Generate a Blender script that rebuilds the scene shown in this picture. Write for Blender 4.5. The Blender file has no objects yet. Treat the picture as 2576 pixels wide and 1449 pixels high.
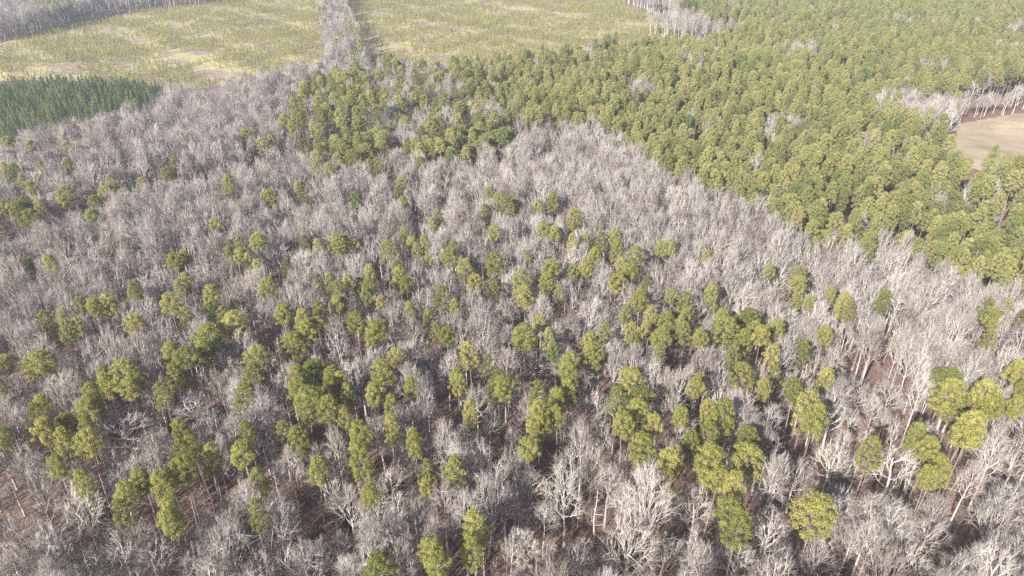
import bpy, math, random
import numpy as np
from mathutils import Vector, Matrix, Euler

scene = bpy.context.scene
COL = scene.collection

# ------------------------------------------------------------------ camera, world, sun, exposure
CAM_H, PITCH = 100.0, math.radians(29.6)
cam_data = bpy.data.cameras.new('camera'); cam = bpy.data.objects.new('camera', cam_data); COL.objects.link(cam)
cam.location = (0, 0, CAM_H); cam.rotation_euler = (math.pi / 2 - PITCH, 0, 0)
cam_data.sensor_width = 36.0; cam_data.lens = 24.96; cam_data.clip_start = 0.5; cam_data.clip_end = 9000
scene.camera = cam

SUN_EL = math.radians(31)
SUN_AZ = math.atan2(-0.58, -0.81)              # compass direction of the sun: left of the view and a little behind it
world = bpy.data.worlds.new('World'); scene.world = world; world.use_nodes = True
wn = world.node_tree; wn.nodes.clear()
sky = wn.nodes.new('ShaderNodeTexSky'); sky.sky_type = 'NISHITA'; sky.sun_disc = False
sky.sun_elevation = SUN_EL; sky.sun_rotation = SUN_AZ; sky.air_density = 1.0; sky.dust_density = 1.5
bg = wn.nodes.new('ShaderNodeBackground'); bg.inputs[1].default_value = 0.080
wo = wn.nodes.new('ShaderNodeOutputWorld')
wn.links.new(sky.outputs[0], bg.inputs[0]); wn.links.new(bg.outputs[0], wo.inputs[0])
sd = bpy.data.lights.new('sun', 'SUN'); sd.energy = 5.0; sd.angle = math.radians(0.7); sd.color = (1.0, 0.965, 0.91)
sun = bpy.data.objects.new('sun', sd); COL.objects.link(sun)
sv = Vector((math.sin(SUN_AZ) * math.cos(SUN_EL), math.cos(SUN_AZ) * math.cos(SUN_EL), math.sin(SUN_EL)))
sun.rotation_euler = sv.to_track_quat('Z', 'Y').to_euler(); sun.location = sv * 300
vs = scene.view_settings; vs.view_transform = 'Standard'; vs.look = 'None'; vs.gamma = 1.0; vs.exposure = 1.29
vs.use_curve_mapping = False
cy = scene.cycles
cy.max_bounces = 3; cy.diffuse_bounces = 2; cy.transmission_bounces = 2; cy.transparent_max_bounces = 4; cy.volume_bounces = 0
cy.use_adaptive_sampling = False
cy.use_denoising = False

R = random.Random(11)
NP = np.random.default_rng(5)

# ------------------------------------------------------------------ picture <-> place (V units: picture 2576 x 1449)
FV, CX, CY = 1786.2, 1288.0, 724.5
cp, sp = math.cos(PITCH), math.sin(PITCH)
def terrain(x, y):
    g = 2.6 * math.sin(x / 61 + 0.8) * math.cos(y / 83 + 0.4) + 1.6 * math.sin(x / 27 + y / 39 + 1.0) + 1.1 * math.sin(y / 23 - x / 45)
    s = min(1.0, max(0.0, (y - 70) / 90.0)); e = 1.0 - 0.40 * min(1.0, max(0.0, (y - 420) / 160.0))
    v = (x + 140 - (y - 190) * 0.9) / 16.0          # shallow draw crossing the bare woods
    return g * s * e - 5.0 * math.exp(-v * v) * s * e
def ray(u, v):
    a, b = (u - CX) / FV, (CY - v) / FV
    return a, cp + b * sp, -sp + b * cp
def at(u, v, h=0.0):
    dx, dy, dz = ray(u, v); z = 0.0
    for _ in range(8):
        t = (z + h - CAM_H) / dz
        z = terrain(dx * t, dy * t)
    return dx * t, dy * t, z
def proj(x, y, z):
    q = z - CAM_H; d = y * cp - q * sp
    return CX + FV * x / d, CY - FV * (y * sp + q * cp) / d, d
def Z(r, zx, zy):                                  # numbers read off one ninth of the photograph
    return ((r - 1) % 3) * 858.67 + zx / 3.0, ((r - 1) // 3) * 483.0 + zy / 3.0
def inside(u, v, poly):
    c = False; n = len(poly); j = n - 1
    for i in range(n):
        xi, yi = poly[i]; xj, yj = poly[j]
        if (yi > v) != (yj > v) and u < (xj - xi) * (v - yi) / (yj - yi) + xi: c = not c
        j = i
    return c

# ------------------------------------------------------------------ materials
def mat(name, rough=0.9):
    m = bpy.data.materials.new(name); m.use_nodes = True; nt = m.node_tree
    b = nt.nodes['Principled BSDF']; b.inputs['Roughness'].default_value = rough; b.inputs['Specular IOR Level'].default_value = 0.15
    return m, nt, b
def N(nt, t, **k):
    n = nt.nodes.new(t)
    for a, v in k.items(): setattr(n, a, v)
    return n
def ramp(nt, stops, src, interp='LINEAR'):
    r = N(nt, 'ShaderNodeValToRGB'); e = r.color_ramp.elements; r.color_ramp.interpolation = interp
    while len(e) < len(stops): e.new(0.5)
    for k, (p, c) in enumerate(stops): e[k].position = p; e[k].color = (*c, 1)
    nt.links.new(src, r.inputs[0]); return r.outputs[0]
def noise(nt, scale, detail=4, rough=0.55, coord='Object', vec=None):
    n = N(nt, 'ShaderNodeTexNoise'); n.inputs['Scale'].default_value = scale; n.inputs['Detail'].default_value = detail; n.inputs['Roughness'].default_value = rough
    if vec is None:
        tc = N(nt, 'ShaderNodeTexCoord'); vec = tc.outputs[coord]
    nt.links.new(vec, n.inputs['Vector']); return n.outputs['Fac']
def mixc(nt, f, a, b, mode='MIX'):
    m = N(nt, 'ShaderNodeMix', data_type='RGBA', blend_type=mode)
    for s, v in ((m.inputs[0], f), (m.inputs[6], a), (m.inputs[7], b)):
        if isinstance(v, (int, float)): s.default_value = v
        elif isinstance(v, tuple): s.default_value = (*v, 1)
        else: nt.links.new(v, s)
    return m.outputs[2]
def per_tree(nt): return N(nt, 'ShaderNodeObjectInfo').outputs['Random']

def bark_mat(name, stops, scale=1.2):
    m, nt, b = mat(name)
    c = ramp(nt, stops, per_tree(nt))
    d = ramp(nt, [(0.3, (0.72, 0.70, 0.70)), (0.7, (1.12, 1.1, 1.06))], noise(nt, scale, 3))
    nt.links.new(mixc(nt, 1.0, c, d, 'MULTIPLY'), b.inputs['Base Color']); return m
def needle_mat(name, stops, trans=0.40):
    m, nt, b = mat(name, 0.6)
    c = ramp(nt, stops, per_tree(nt))
    d = ramp(nt, [(0.25, (0.75, 0.80, 0.70)), (0.75, (1.2, 1.14, 1.1))], noise(nt, 0.9, 2))
    col = mixc(nt, 1.0, c, d, 'MULTIPLY')
    nt.links.new(col, b.inputs['Base Color'])
    t = N(nt, 'ShaderNodeBsdfTranslucent'); nt.links.new(col, t.inputs[0])
    x = N(nt, 'ShaderNodeMixShader'); x.inputs[0].default_value = trans
    o = nt.nodes['Material Output']; nt.links.new(b.outputs[0], x.inputs[1]); nt.links.new(t.outputs[0], x.inputs[2]); nt.links.new(x.outputs[0], o.inputs[0])
    return m
M = {}
M['bark'] = bark_mat('pale_grey_bark', [(0.0, (0.36, 0.32, 0.295)), (0.35, (0.46, 0.42, 0.39)), (0.7, (0.50, 0.465, 0.435)), (1.0, (0.54, 0.505, 0.47))])
M['twig'] = bark_mat('winter_twigs', [(0.0, (0.23, 0.185, 0.165)), (0.2, (0.315, 0.285, 0.27)), (0.4, (0.36, 0.31, 0.275)), (0.55, (0.285, 0.258, 0.245)), (0.8, (0.365, 0.335, 0.315)), (1.0, (0.43, 0.39, 0.36))])
M['brush'] = bark_mat('reddish_brush_twigs', [(0.0, (0.25, 0.175, 0.155)), (0.5, (0.31, 0.24, 0.215)), (1.0, (0.38, 0.31, 0.275))])
M['white_bark'] = bark_mat('whitish_bark', [(0.0, (0.47, 0.44, 0.40)), (1.0, (0.55, 0.52, 0.48))])
M['pale_twig'] = bark_mat('pale_twigs', [(0.0, (0.44, 0.40, 0.36)), (1.0, (0.52, 0.48, 0.43))])
M['pine_bark'] = bark_mat('pine_bark', [(0.0, (0.20, 0.155, 0.125)), (1.0, (0.30, 0.245, 0.205))])
M['needles'] = needle_mat('pine_needles', [(0.0, (0.195, 0.210, 0.058)), (0.25, (0.285, 0.288, 0.082)), (0.65, (0.345, 0.335, 0.102)), (1.0, (0.415, 0.380, 0.130))])
M['needles_forest'] = needle_mat('forest_pine_needles', [(0.0, (0.21, 0.24, 0.090)), (0.25, (0.30, 0.315, 0.115)), (0.65, (0.370, 0.365, 0.140)), (0.97, (0.430, 0.405, 0.17)), (1.0, (0.41, 0.36, 0.16))])
M['needles_olive'] = needle_mat('olive_pine_needles', [(0.0, (0.200, 0.200, 0.058)), (0.5, (0.240, 0.240, 0.070)), (1.0, (0.290, 0.280, 0.090))])
M['needles_dark'] = needle_mat('dark_conifer_needles', [(0.0, (0.070, 0.115, 0.060)), (0.4, (0.140, 0.185, 0.080)), (0.85, (0.21, 0.245, 0.10)), (1.0, (0.28, 0.29, 0.12))])
M['holly'] = needle_mat('dark_evergreen_leaves', [(0.0, (0.020, 0.045, 0.018)), (1.0, (0.035, 0.062, 0.025))], 0.1)
M['sapling'] = needle_mat('sapling_needles', [(0.0, (0.25, 0.255, 0.08)), (0.5, (0.36, 0.34, 0.105)), (1.0, (0.45, 0.405, 0.14))])

m, nt, b = mat('leaf_litter')
n1 = noise(nt, 0.06, 6); n2 = noise(nt, 1.4, 5, 0.7); n3 = noise(nt, 0.35, 4)
c1 = ramp(nt, [(0.35, (0.125, 0.070, 0.056)), (0.5, (0.180, 0.108, 0.086)), (0.65, (0.235, 0.155, 0.125))], n2)
c2 = mixc(nt, ramp(nt, [(0.45, (0, 0, 0)), (0.65, (0.7, 0.7, 0.7))], n1), c1, (0.16, 0.11, 0.092))
c3 = mixc(nt, ramp(nt, [(0.6, (0, 0, 0)), (0.72, (0.5, 0.5, 0.5))], n3), c2, (0.21, 0.145, 0.11))
nt.links.new(c3, b.inputs['Base Color'])
bp = N(nt, 'ShaderNodeBump'); bp.inputs['Strength'].default_value = 0.6; bp.inputs['Distance'].default_value = 0.3
nt.links.new(n2, bp.inputs['Height']); nt.links.new(bp.outputs[0], b.inputs['Normal']); M['litter'] = m

m, nt, b = mat('rough_clearcut_grass')
n1 = noise(nt, 0.018, 5, 0.6); n2 = noise(nt, 0.5, 5, 0.7); n3 = noise(nt, 0.05, 4, 0.65)
g = ramp(nt, [(0.3, (0.28, 0.235, 0.11)), (0.5, (0.34, 0.295, 0.14)), (0.7, (0.41, 0.355, 0.185))], n2)
g = mixc(nt, ramp(nt, [(0.47, (0, 0, 0)), (0.55, (1.0, 1.0, 1.0))], n3), g, (0.25, 0.19, 0.16))
g = mixc(nt, ramp(nt, [(0.54, (0, 0, 0)), (0.66, (0.4, 0.4, 0.4))], n1), g, (0.45, 0.37, 0.21))
nt.links.new(g, b.inputs['Base Color']); M['clearcut'] = m

m, nt, b = mat('dry_straw_grass')
n1 = noise(nt, 0.05, 5, 0.6); n2 = noise(nt, 0.8, 4, 0.7)
g = ramp(nt, [(0.3, (0.24, 0.18, 0.12)), (0.5, (0.35, 0.275, 0.185)), (0.68, (0.43, 0.35, 0.24))], n1)
g = mixc(nt, 1.0, g, ramp(nt, [(0.3, (0.85, 0.85, 0.85)), (0.7, (1.1, 1.1, 1.1))], n2), 'MULTIPLY')
nt.links.new(g, b.inputs['Base Color']); M['straw'] = m
m, nt, b = mat('sandy_track')
nt.links.new(ramp(nt, [(0.3, (0.42, 0.33, 0.22)), (0.7, (0.55, 0.45, 0.32))], noise(nt, 0.4, 5)), b.inputs['Base Color']); M['track'] = m
M['log'] = bark_mat('weathered_log', [(0.0, (0.40, 0.33, 0.30)), (1.0, (0.48, 0.41, 0.37))])

# ------------------------------------------------------------------ mesh helpers
class MB:
    def __init__(s): s.v = []; s.f = []
    def tube(s, pts, rad, sides):
        base = len(s.v); n = len(pts)
        for i, p in enumerate(pts):
            d = (pts[min(i + 1, n - 1)] - pts[max(i - 1, 0)]).normalized()
            a = d.orthogonal().normalized() if abs(d.z) < 0.9 else d.cross(Vector((1, 0.2, 0))).normalized()
            c = d.cross(a)
            for k in range(sides):
                t = 2 * math.pi * k / sides
                s.v.append(tuple(p + (a * math.cos(t) + c * math.sin(t)) * rad[i]))
        for i in range(n - 1):
            for k in range(sides):
                k2 = (k + 1) % sides
                s.f.append((base + i * sides + k, base + i * sides + k2, base + (i + 1) * sides + k2, base + (i + 1) * sides + k))
        s.f.append(tuple(base + (n - 1) * sides + k for k in range(sides)))
    def spike(s, p, q, r):
        d = (q - p).normalized(); a = d.orthogonal().normalized() * r; c = d.cross(a.normalized()) * r
        b = len(s.v)
        s.v += [tuple(p + a), tuple(p - a * 0.5 + c * 0.87), tuple(p - a * 0.5 - c * 0.87), tuple(q)]
        s.f += [(b, b + 1, b + 3), (b + 1, b + 2, b + 3), (b + 2, b, b + 3)]
    def arrays(s): return np.array(s.v, dtype=float).reshape(-1, 3), s.f
    def mesh(s, name, m, smooth=False):
        me = bpy.data.meshes.new(name); me.from_pydata(s.v, [], s.f); me.materials.append(m)
        if smooth: me.polygons.foreach_set('use_smooth', [True] * len(me.polygons))
        me.update(); return me
def join(name, pieces):                         # trunk + crown of one kind of tree as one mesh, for the woods beyond the nearest trees
    v, f, mi, off = [], [], [], 0
    for k, (b, _) in enumerate(pieces):
        v += b.v; f += [tuple(i + off for i in q) for q in b.f]; mi += [k] * len(b.f); off += len(b.v)
    me = bpy.data.meshes.new(name); me.from_pydata(v, [], f)
    for _, m in pieces: me.materials.append(m)
    me.polygons.foreach_set('material_index', mi); me.update(); return me
def link(name, me, parent=None):
    o = bpy.data.objects.new(name, me); COL.objects.link(o); o.parent = parent; return o
def tag(o, label=None, cat=None, group=None, kind=None):
    for k, v in (('label', label), ('category', cat), ('group', group), ('kind', kind)):
        if v: o[k] = v
    return o

# ------------------------------------------------------------------ tree kinds (each about 20 m tall)
def rnd_perp(d, r):
    a = d.orthogonal().normalized(); c = d.cross(a); t = r.uniform(0, 6.283)
    return a * math.cos(t) + c * math.sin(t)
def bare_tree(seed, style):
    r = random.Random(seed); T, C = MB(), MB()
    H = 20.0
    P = {'tall': dict(lim=12, W=5.6, zc=0.50, t0=0.44, t1=0.74, k2=8, k3=8, k4=2, r0=0.21, wig=0.05, low=0.16, bow=0.18),
         'oak':  dict(lim=12, W=8.2, zc=0.50, t0=0.36, t1=0.60, k2=9, k3=8, k4=2, r0=0.25, wig=0.09, low=-0.18, bow=0.42),
         'vase': dict(lim=12, W=7.4, zc=0.46, t0=0.30, t1=0.54, k2=9, k3=8, k4=2, r0=0.22, wig=0.05, low=0.24, bow=0.26),
         'open': dict(lim=9,  W=7.0, zc=0.50, t0=0.40, t1=0.72, k2=7, k3=6, k4=2, r0=0.24, wig=0.12, low=-0.10, bow=0.25),
         'slim': dict(lim=9,  W=3.4, zc=0.58, t0=0.48, t1=0.85, k2=5, k3=6, k4=2, r0=0.13, wig=0.05, low=-0.05, bow=0.25)}[style]
    c0 = Vector((r.uniform(-.4, .4), r.uniform(-.4, .4), H * P['zc'])); rx, rz = P['W'] / 2, H * (1 - P['zc']) * 0.985
    lump = [(Vector((r.gauss(0, 1), r.gauss(0, 1), abs(r.gauss(0, 1)))).normalized(), r.uniform(-0.24, 0.16)) for _ in range(6)]
    def env(d, f=1.0):                                     # a point of the crown's uneven dome
        k = f * (1.0 + sum(a * max(0.0, d.dot(q)) ** 6 for q, a in lump))
        zz = d.z * (rz if d.z > 0 else rx * 0.8)
        return c0 + Vector((d.x * rx * k, d.y * rx * k, zz * k))
    def bez(p, m, q, n, wig):
        L = (q - p).length; out = []
        for i in range(n + 1):
            t = i / n; o = p * (1 - t) ** 2 + m * 2 * t * (1 - t) + q * t * t
            if 0 < i < n: o = o + Vector((r.gauss(0, 1), r.gauss(0, 1), r.gauss(0, 1))) * wig * L * 0.22
            out.append(o)
        return out
    def sample(pts, t):
        x = t * (len(pts) - 1); i = min(int(x), len(pts) - 2)
        return pts[i].lerp(pts[i + 1], x - i), (pts[i + 1] - pts[i]).normalized()
    ztop = H * (P['t1'] + 0.04)
    tr = bez(Vector((0, 0, -0.4)), Vector((r.uniform(-.5, .5), r.uniform(-.5, .5), ztop * .5)), Vector((c0.x, c0.y, ztop)), 8, P['wig'] * 0.15)
    rt = [P['r0'] * (1.3 if i == 0 else 1 - 0.80 * (i / 8) ** 1.3) for i in range(9)]
    T.tube(tr, rt, 7)
    n1 = P['lim']
    for i in range(n1):
        el = P['low'] + (1.0 - P['low']) * ((i + 0.5) / n1) ** 0.9
        az = i * 2.39996 + r.uniform(-.35, .35)
        d = Vector((math.cos(az) * math.sqrt(max(0, 1 - el * el)), math.sin(az) * math.sqrt(max(0, 1 - el * el)), el)).normalized()
        t = (P['t0'] + (P['t1'] - P['t0']) * (i + r.random()) / n1) * H / (ztop + 0.4)
        p, _ = sample(tr, min(t, 1.0)); q = env(d, r.uniform(0.80, 0.95))
        m = p.lerp(q, 0.45) + Vector((d.x, d.y, 0)) * rx * P['bow'] * 0.35 * (1 - el) - Vector((0, 0, 1)) * P['bow'] * (q - p).length * 0.12 * (1 - el)
        L = (q - p).length
        lp = bez(p, m, q, 6, P['wig'])
        rad = max(0.06, P['r0'] * 0.36 * r.uniform(0.8, 1.15) * (L / (0.4 * H)) ** 0.5)
        T.tube(lp, [rad * (1 - 0.74 * (k / 6)) for k in range(7)], 5)
        for j in range(P['k2']):
            t2 = 0.28 + 0.66 * (j + r.random()) / P['k2']
            p2, d2 = sample(lp, t2)
            dd = (d + Vector((r.gauss(0, 1), r.gauss(0, 1), r.gauss(0, 1))) * 0.24).normalized()
            q2 = env(dd, r.uniform(0.74, 0.96)); q2 = p2.lerp(q2, min(1.0, 4.6 / max(0.1, (q2 - p2).length)))
            L2 = (q2 - p2).length
            if L2 < 0.7: continue
            sp2 = bez(p2, p2.lerp(q2, 0.4) + d2 * L2 * 0.14, q2, 4, P['wig'] * 1.1)
            r2 = max(0.044, rad * 0.52 * (1 - 0.5 * t2))
            T.tube(sp2, [r2 * (1 - 0.62 * k / 4) for k in range(5)], 3)
            for k in range(P['k3']):
                t3 = r.uniform(0.22, 1.0) if k else 1.0
                p3, d3 = sample(sp2, t3)
                out = (p3 - c0); out.z *= 0.6; out.normalize()
                e3 = (d3 * 0.75 + out * 0.45 + Vector((0, 0, 0.28)) + Vector((r.gauss(0, 1), r.gauss(0, 1), r.gauss(0, 1))) * 0.30).normalized()
                l3 = r.uniform(0.75, 1.55) * (1.15 - 0.35 * t3); q3 = p3 + e3 * l3
                C.spike(p3, q3, 0.027)
                for _ in range(P['k4']):
                    p4 = p3.lerp(q3, r.uniform(0.25, 0.95)); e4 = (e3 + Vector((r.gauss(0, 1), r.gauss(0, 1), r.gauss(0, 1))) * 0.36 + Vector((0, 0, 0.1))).normalized()
                    C.spike(p4, p4 + e4 * l3 * r.uniform(0.45, 0.8), 0.014)
    va = C.arrays()[0]; ctr = va[:, :2].mean(0); rr = np.percentile(np.hypot(va[:, 0] - ctr[0], va[:, 1] - ctr[1]), 94)
    k = 20.0 / va[:, 2].max()
    for b in (T, C): b.v = [(x * k, y * k, z * k) for x, y, z in b.v]
    return T, C, 2 * rr * k
def needle_puff(C, r, c, R3, n, ln, wd, flat=0.75):
    for _ in range(n):
        d = Vector((r.gauss(0, 1), r.gauss(0, 1), r.gauss(0, 1))).normalized()
        rad = R3 * r.uniform(0.72, 1.05)
        p = c + Vector((d.x * rad, d.y * rad, d.z * rad * flat))
        nrm = (d + Vector((r.gauss(0, 1), r.gauss(0, 1), r.gauss(0, 1))) * 0.30 + Vector((0, 0, 0.15))).normalized()
        a = (nrm.orthogonal().normalized()); a.rotate(Matrix.Rotation(r.uniform(0, 6.283), 3, nrm)); e = nrm.cross(a)
        l, w = ln * r.uniform(0.6, 1.3), wd * r.uniform(0.7, 1.3); b = len(C.v)
        C.v += [tuple(p - a * l * 0.5 - e * w), tuple(p - a * l * 0.5 + e * w), tuple(p + a * l * 0.6 + nrm * l * 0.15)]
        C.f.append((b, b + 1, b + 2))
def pine_tree(seed, style):
    r = random.Random(seed); T, C = MB(), MB(); H = 20.0
    P = {'ball':   dict(base=0.755, R=2.5, n=72, pr=(0.38, 0.78), npf=88, e=(0.34, 0.55)),
         'round':  dict(base=0.665, R=2.5, n=88, pr=(0.38, 0.78), npf=88, e=(0.36, 0.60)),
         'egg':    dict(base=0.60, R=2.5, n=92, pr=(0.36, 0.72), npf=85, e=(0.38, 0.80)),
         'layer':  dict(base=0.66, R=2.5, n=76, pr=(0.36, 0.70), npf=85, e=(0.30, 0.65)),
         'gappy':  dict(base=0.60, R=2.5, n=54, pr=(0.40, 0.80), npf=90, e=(0.36, 0.60))}[style]
    lean = Vector((r.uniform(-0.5, 0.5), r.uniform(-0.5, 0.5), 0))
    tr = [Vector((lean.x * (i / 8) ** 2, lean.y * (i / 8) ** 2, -0.4 + (H - 0.5) * i / 8)) for i in range(9)]
    T.tube(tr, [0.21 * (1.3 if i == 0 else 1 - 0.85 * i / 8) for i in range(9)], 6)
    def trunk(z): 
        x = min(max((z + 0.4) / (H - 0.5) * 8, 0), 7.99); i = int(x); return tr[i].lerp(tr[i + 1], x - i)
    mx = max(((t + 0.08) ** P['e'][0]) * ((1 - t) ** P['e'][1]) for t in [k / 50 for k in range(50)])
    az = r.uniform(0, 6); lob = [r.uniform(0.70, 1.18) for _ in range(5)]
    for i in range(P['n']):
        t = ((i + r.random()) / P['n']) ** 0.9
        R0 = P['R'] * ((t + 0.08) ** P['e'][0]) * (max(1 - t, 0.0) ** P['e'][1]) / mx
        az += 2.4 + r.uniform(-0.4, 0.4)
        lf = lob[int(((az % 6.283) / 6.283) * 5) % 5]
        inner = r.random() < 0.10
        rad = R0 * lf * (r.uniform(0.2, 0.5) if inner else r.uniform(0.62, 1.06))
        z = H * (P['base'] + (0.985 - P['base']) * t) + r.uniform(-0.3, 0.3)
        c = trunk(z) + Vector((math.cos(az) * rad, math.sin(az) * rad, 0)); 
        pr = r.uniform(*P['pr']) * (0.8 + 0.2 * (1 - t))
        if rad > 0.6:
            b0 = trunk(z - 0.35 * rad - 0.3); mid = b0.lerp(c, 0.55) + Vector((0, 0, -0.12 * rad))
            T.tube([b0, mid, c], [0.055, 0.04, 0.015], 3)
        needle_puff(C, r, c, pr, int(P['npf'] * (pr / 0.6) ** 2), 0.30, 0.055, 0.6 if style == 'layer' else 0.8)
    for _ in range(5):                                # dead stubs below the crown
        z = H * r.uniform(0.3, P['base']); a = r.uniform(0, 6.28); p = trunk(z)
        T.spike(p, p + Vector((math.cos(a), math.sin(a), -0.1)) * r.uniform(0.6, 1.6), 0.03)
    va = C.arrays()[0]; k = 20.0 / va[:, 2].max()
    rr = np.percentile(np.hypot(va[:, 0] - va[:, 0].mean(), va[:, 1] - va[:, 1].mean()), 96)
    for b in (T, C): b.v = [(x * k, y * k, z * k) for x, y, z in b.v]
    return T, C, 2 * rr * k
def cone_conifer(seed, n, puff, h=8.0, w=3.0, ln=0.4, wd=0.1):
    r = random.Random(seed); T, C = MB(), MB()
    T.tube([Vector((0, 0, -0.3)), Vector((0, 0, h * 0.5)), Vector((0, 0, h * 0.97))], [0.10, 0.06, 0.01], 4)
    az = 0
    for i in range(n):
        t = (i + r.random()) / n; az += 2.4 + r.uniform(-.4, .4); rad = w * 0.5 * (1 - t) ** 0.75 * r.uniform(0.5, 0.9)
        c = Vector((math.cos(az) * rad, math.sin(az) * rad, h * (0.12 + 0.86 * t)))
        needle_puff(C, r, c, 0.16 * w * r.uniform(0.8, 1.2), puff, ln, wd)
    return T, C
def shrub(seed):
    r = random.Random(seed); T, C = MB(), MB()
    for s in range(3):
        a = s * 2.1 + r.uniform(-.4, .4)
        T.tube([Vector((0, 0, -0.2)), Vector((math.cos(a) * .3, math.sin(a) * .3, 2.0)), Vector((math.cos(a) * .8, math.sin(a) * .8, 4.0))], [0.08, 0.06, 0.02], 4)
    for i in range(34):
        t = r.random(); rad = 1.6 * math.sin(min(1, t * 1.1 + .15) * 2.6) * r.uniform(0.4, 1); a = r.uniform(0, 6.28)
        needle_puff(C, r, Vector((math.cos(a) * rad, math.sin(a) * rad, 0.5 + 4.5 * t)), 0.6, 60, 0.26, 0.09)
    return T, C
def sapling_bare(seed):
    r = random.Random(seed); C = MB()
    for s in range(r.choice((1, 2, 3))):
        p = Vector((r.uniform(-.5, .5), r.uniform(-.5, .5), -0.2)); d = Vector((r.uniform(-.15, .15), r.uniform(-.15, .15), 1)).normalized(); L = r.uniform(3.5, 6.0)
        C.spike(p, p + d * L, 0.045)
        for j in range(16):
            t = r.uniform(0.2, 0.98); q = p + d * L * t; a = r.uniform(0, 6.28)
            e = Vector((math.cos(a) * .8, math.sin(a) * .8, r.uniform(.3, 1.0))).normalized(); l = L * .34 * (1.1 - t) + .4
            C.spike(q, q + e * l, 0.02)
            for k in range(4):
                q2 = q + e * l * r.uniform(.25, 1); a2 = r.uniform(0, 6.28)
                C.spike(q2, q2 + Vector((math.cos(a2), math.sin(a2), .7)).normalized() * l * .5, 0.013)
    return C

BARE = []
for k, st in enumerate(['tall', 'tall', 'tall', 'tall', 'oak', 'oak', 'oak', 'oak', 'vase', 'vase', 'vase', 'open', 'open', 'slim', 'slim']):
    T, C, w = bare_tree(100 + k, st)
    BARE.append(dict(style=st, w=w, T=T.mesh('bare_trunk', M['bark']), C=C.mesh('bare_crown', M['twig']), J=join('bare_tree_mass', [(T, M['bark']), (C, M['twig'])])))
PINE = []
for k, st in enumerate(['ball', 'ball', 'ball', 'round', 'round', 'round', 'egg', 'egg', 'egg', 'gappy', 'layer', 'layer']):
    T, C, w = pine_tree(300 + k, st); nm = M['needles_olive'] if st == 'layer' else M['needles']; nf = M['needles_olive'] if st == 'layer' else M['needles_forest']
    PINE.append(dict(style=st, w=w, T=T.mesh('pine_trunk', M['pine_bark']), C=C.mesh('pine_crown', nm), CF=C.mesh('forest_pine_crown', nf), J=join('pine_tree_mass', [(T, M['pine_bark']), (C, nf)])))
def by_style(L, *s): return [i for i, d in enumerate(L) if d['style'] in s]

# ------------------------------------------------------------------ zones of the photograph's forest (V units)
DENSE_PINE = [(1130, 148), (1300, 118), (1460, 96), (1700, 82), (1870, 76), (1850, 62), (1730, 34), (1665, -60), (3200, -60), (3200, 790), (2576, 745), (2480, 725), (2420, 692), (2330, 668), (2200, 650), (2120, 605), (2060, 618),
              (1985, 588), (1920, 530), (1835, 478), (1730, 455), (1650, 415), (1600, 375), (1545, 335), (1480, 312), (1330, 318), (1270, 280), (1230, 230), (1130, 190)]
MIXED_PINE = [(760, 205), (830, 178), (900, 162), (960, 150), (1130, 150), (1230, 215), (1290, 290), (1340, 330), (1230, 400), (1120, 400), (1010, 470), (930, 440), (850, 415), (780, 385), (690, 350), (730, 270)]
OLIVE_CORE = [[(700, 330), (750, 280), (850, 290), (950, 330), (1000, 400), (960, 450), (880, 420), (790, 385)], [(1040, 350), (1120, 315), (1230, 310), (1260, 350), (1180, 395), (1080, 385)], [(750, 240), (850, 185), (900, 165), (960, 230), (900, 300), (800, 290)]]
PLANTATION = [(-700, 194), (0, 194), (370, 198), (425, 208), (390, 240), (300, 262), (200, 290), (0, 325), (-700, 420)]
FIELD_A = [(-700, 270), (-700, 190), (0, 110), (110, 80), (230, 48), (400, 24), (590, 4), (640, -30), (795, -30), (800, 40), (815, 95), (828, 128), (760, 142), (660, 165), (540, 190), (440, 212), (400, 205), (340, 196), (0, 194)]
FIELD_B = [(872, -30), (1480, -30), (1560, 6), (1640, 38), (1720, 58), (1862, 74), (1700, 84), (1460, 100), (1160, 142), (1030, 140), (915, 142), (912, 90), (885, 30)]
CLEARING = [(3200, 262), (2576, 283), (2490, 297), (2385, 318), (2398, 346), (2435, 376), (2576, 376), (3200, 395)]
CLEARING_BAND = [(2300, 335), (2400, 318), (2490, 297), (2576, 283), (3200, 262), (3200, 240), (2576, 262), (2480, 274), (2380, 292), (2290, 312)]
BARE_EDGE = [(1480, -60), (1720, -60), (1665, -20), (1735, 36), (1860, 62), (1880, 80), (1720, 60), (1600, 25)]
CLEARING_EDGE = [(2180, 258), (2240, 232), (2340, 232), (2400, 250), (2400, 300), (2330, 308), (2230, 290)]
STRIP = [(795, -60), (872, -60), (890, 40), (912, 95), (915, 140), (800, 150), (815, 95), (800, 40)]
FAR_WOOD = [(-700, -300), (640, -300), (640, -30), (590, 4), (400, 24), (230, 48), (0, 110), (-700, 190)]
GREEN_GAPS = [(1290, 330), (1000, 290)]

def in_field(u, v): return inside(u, v, FIELD_A) or inside(u, v, FIELD_B) or inside(u, v, CLEARING)

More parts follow.
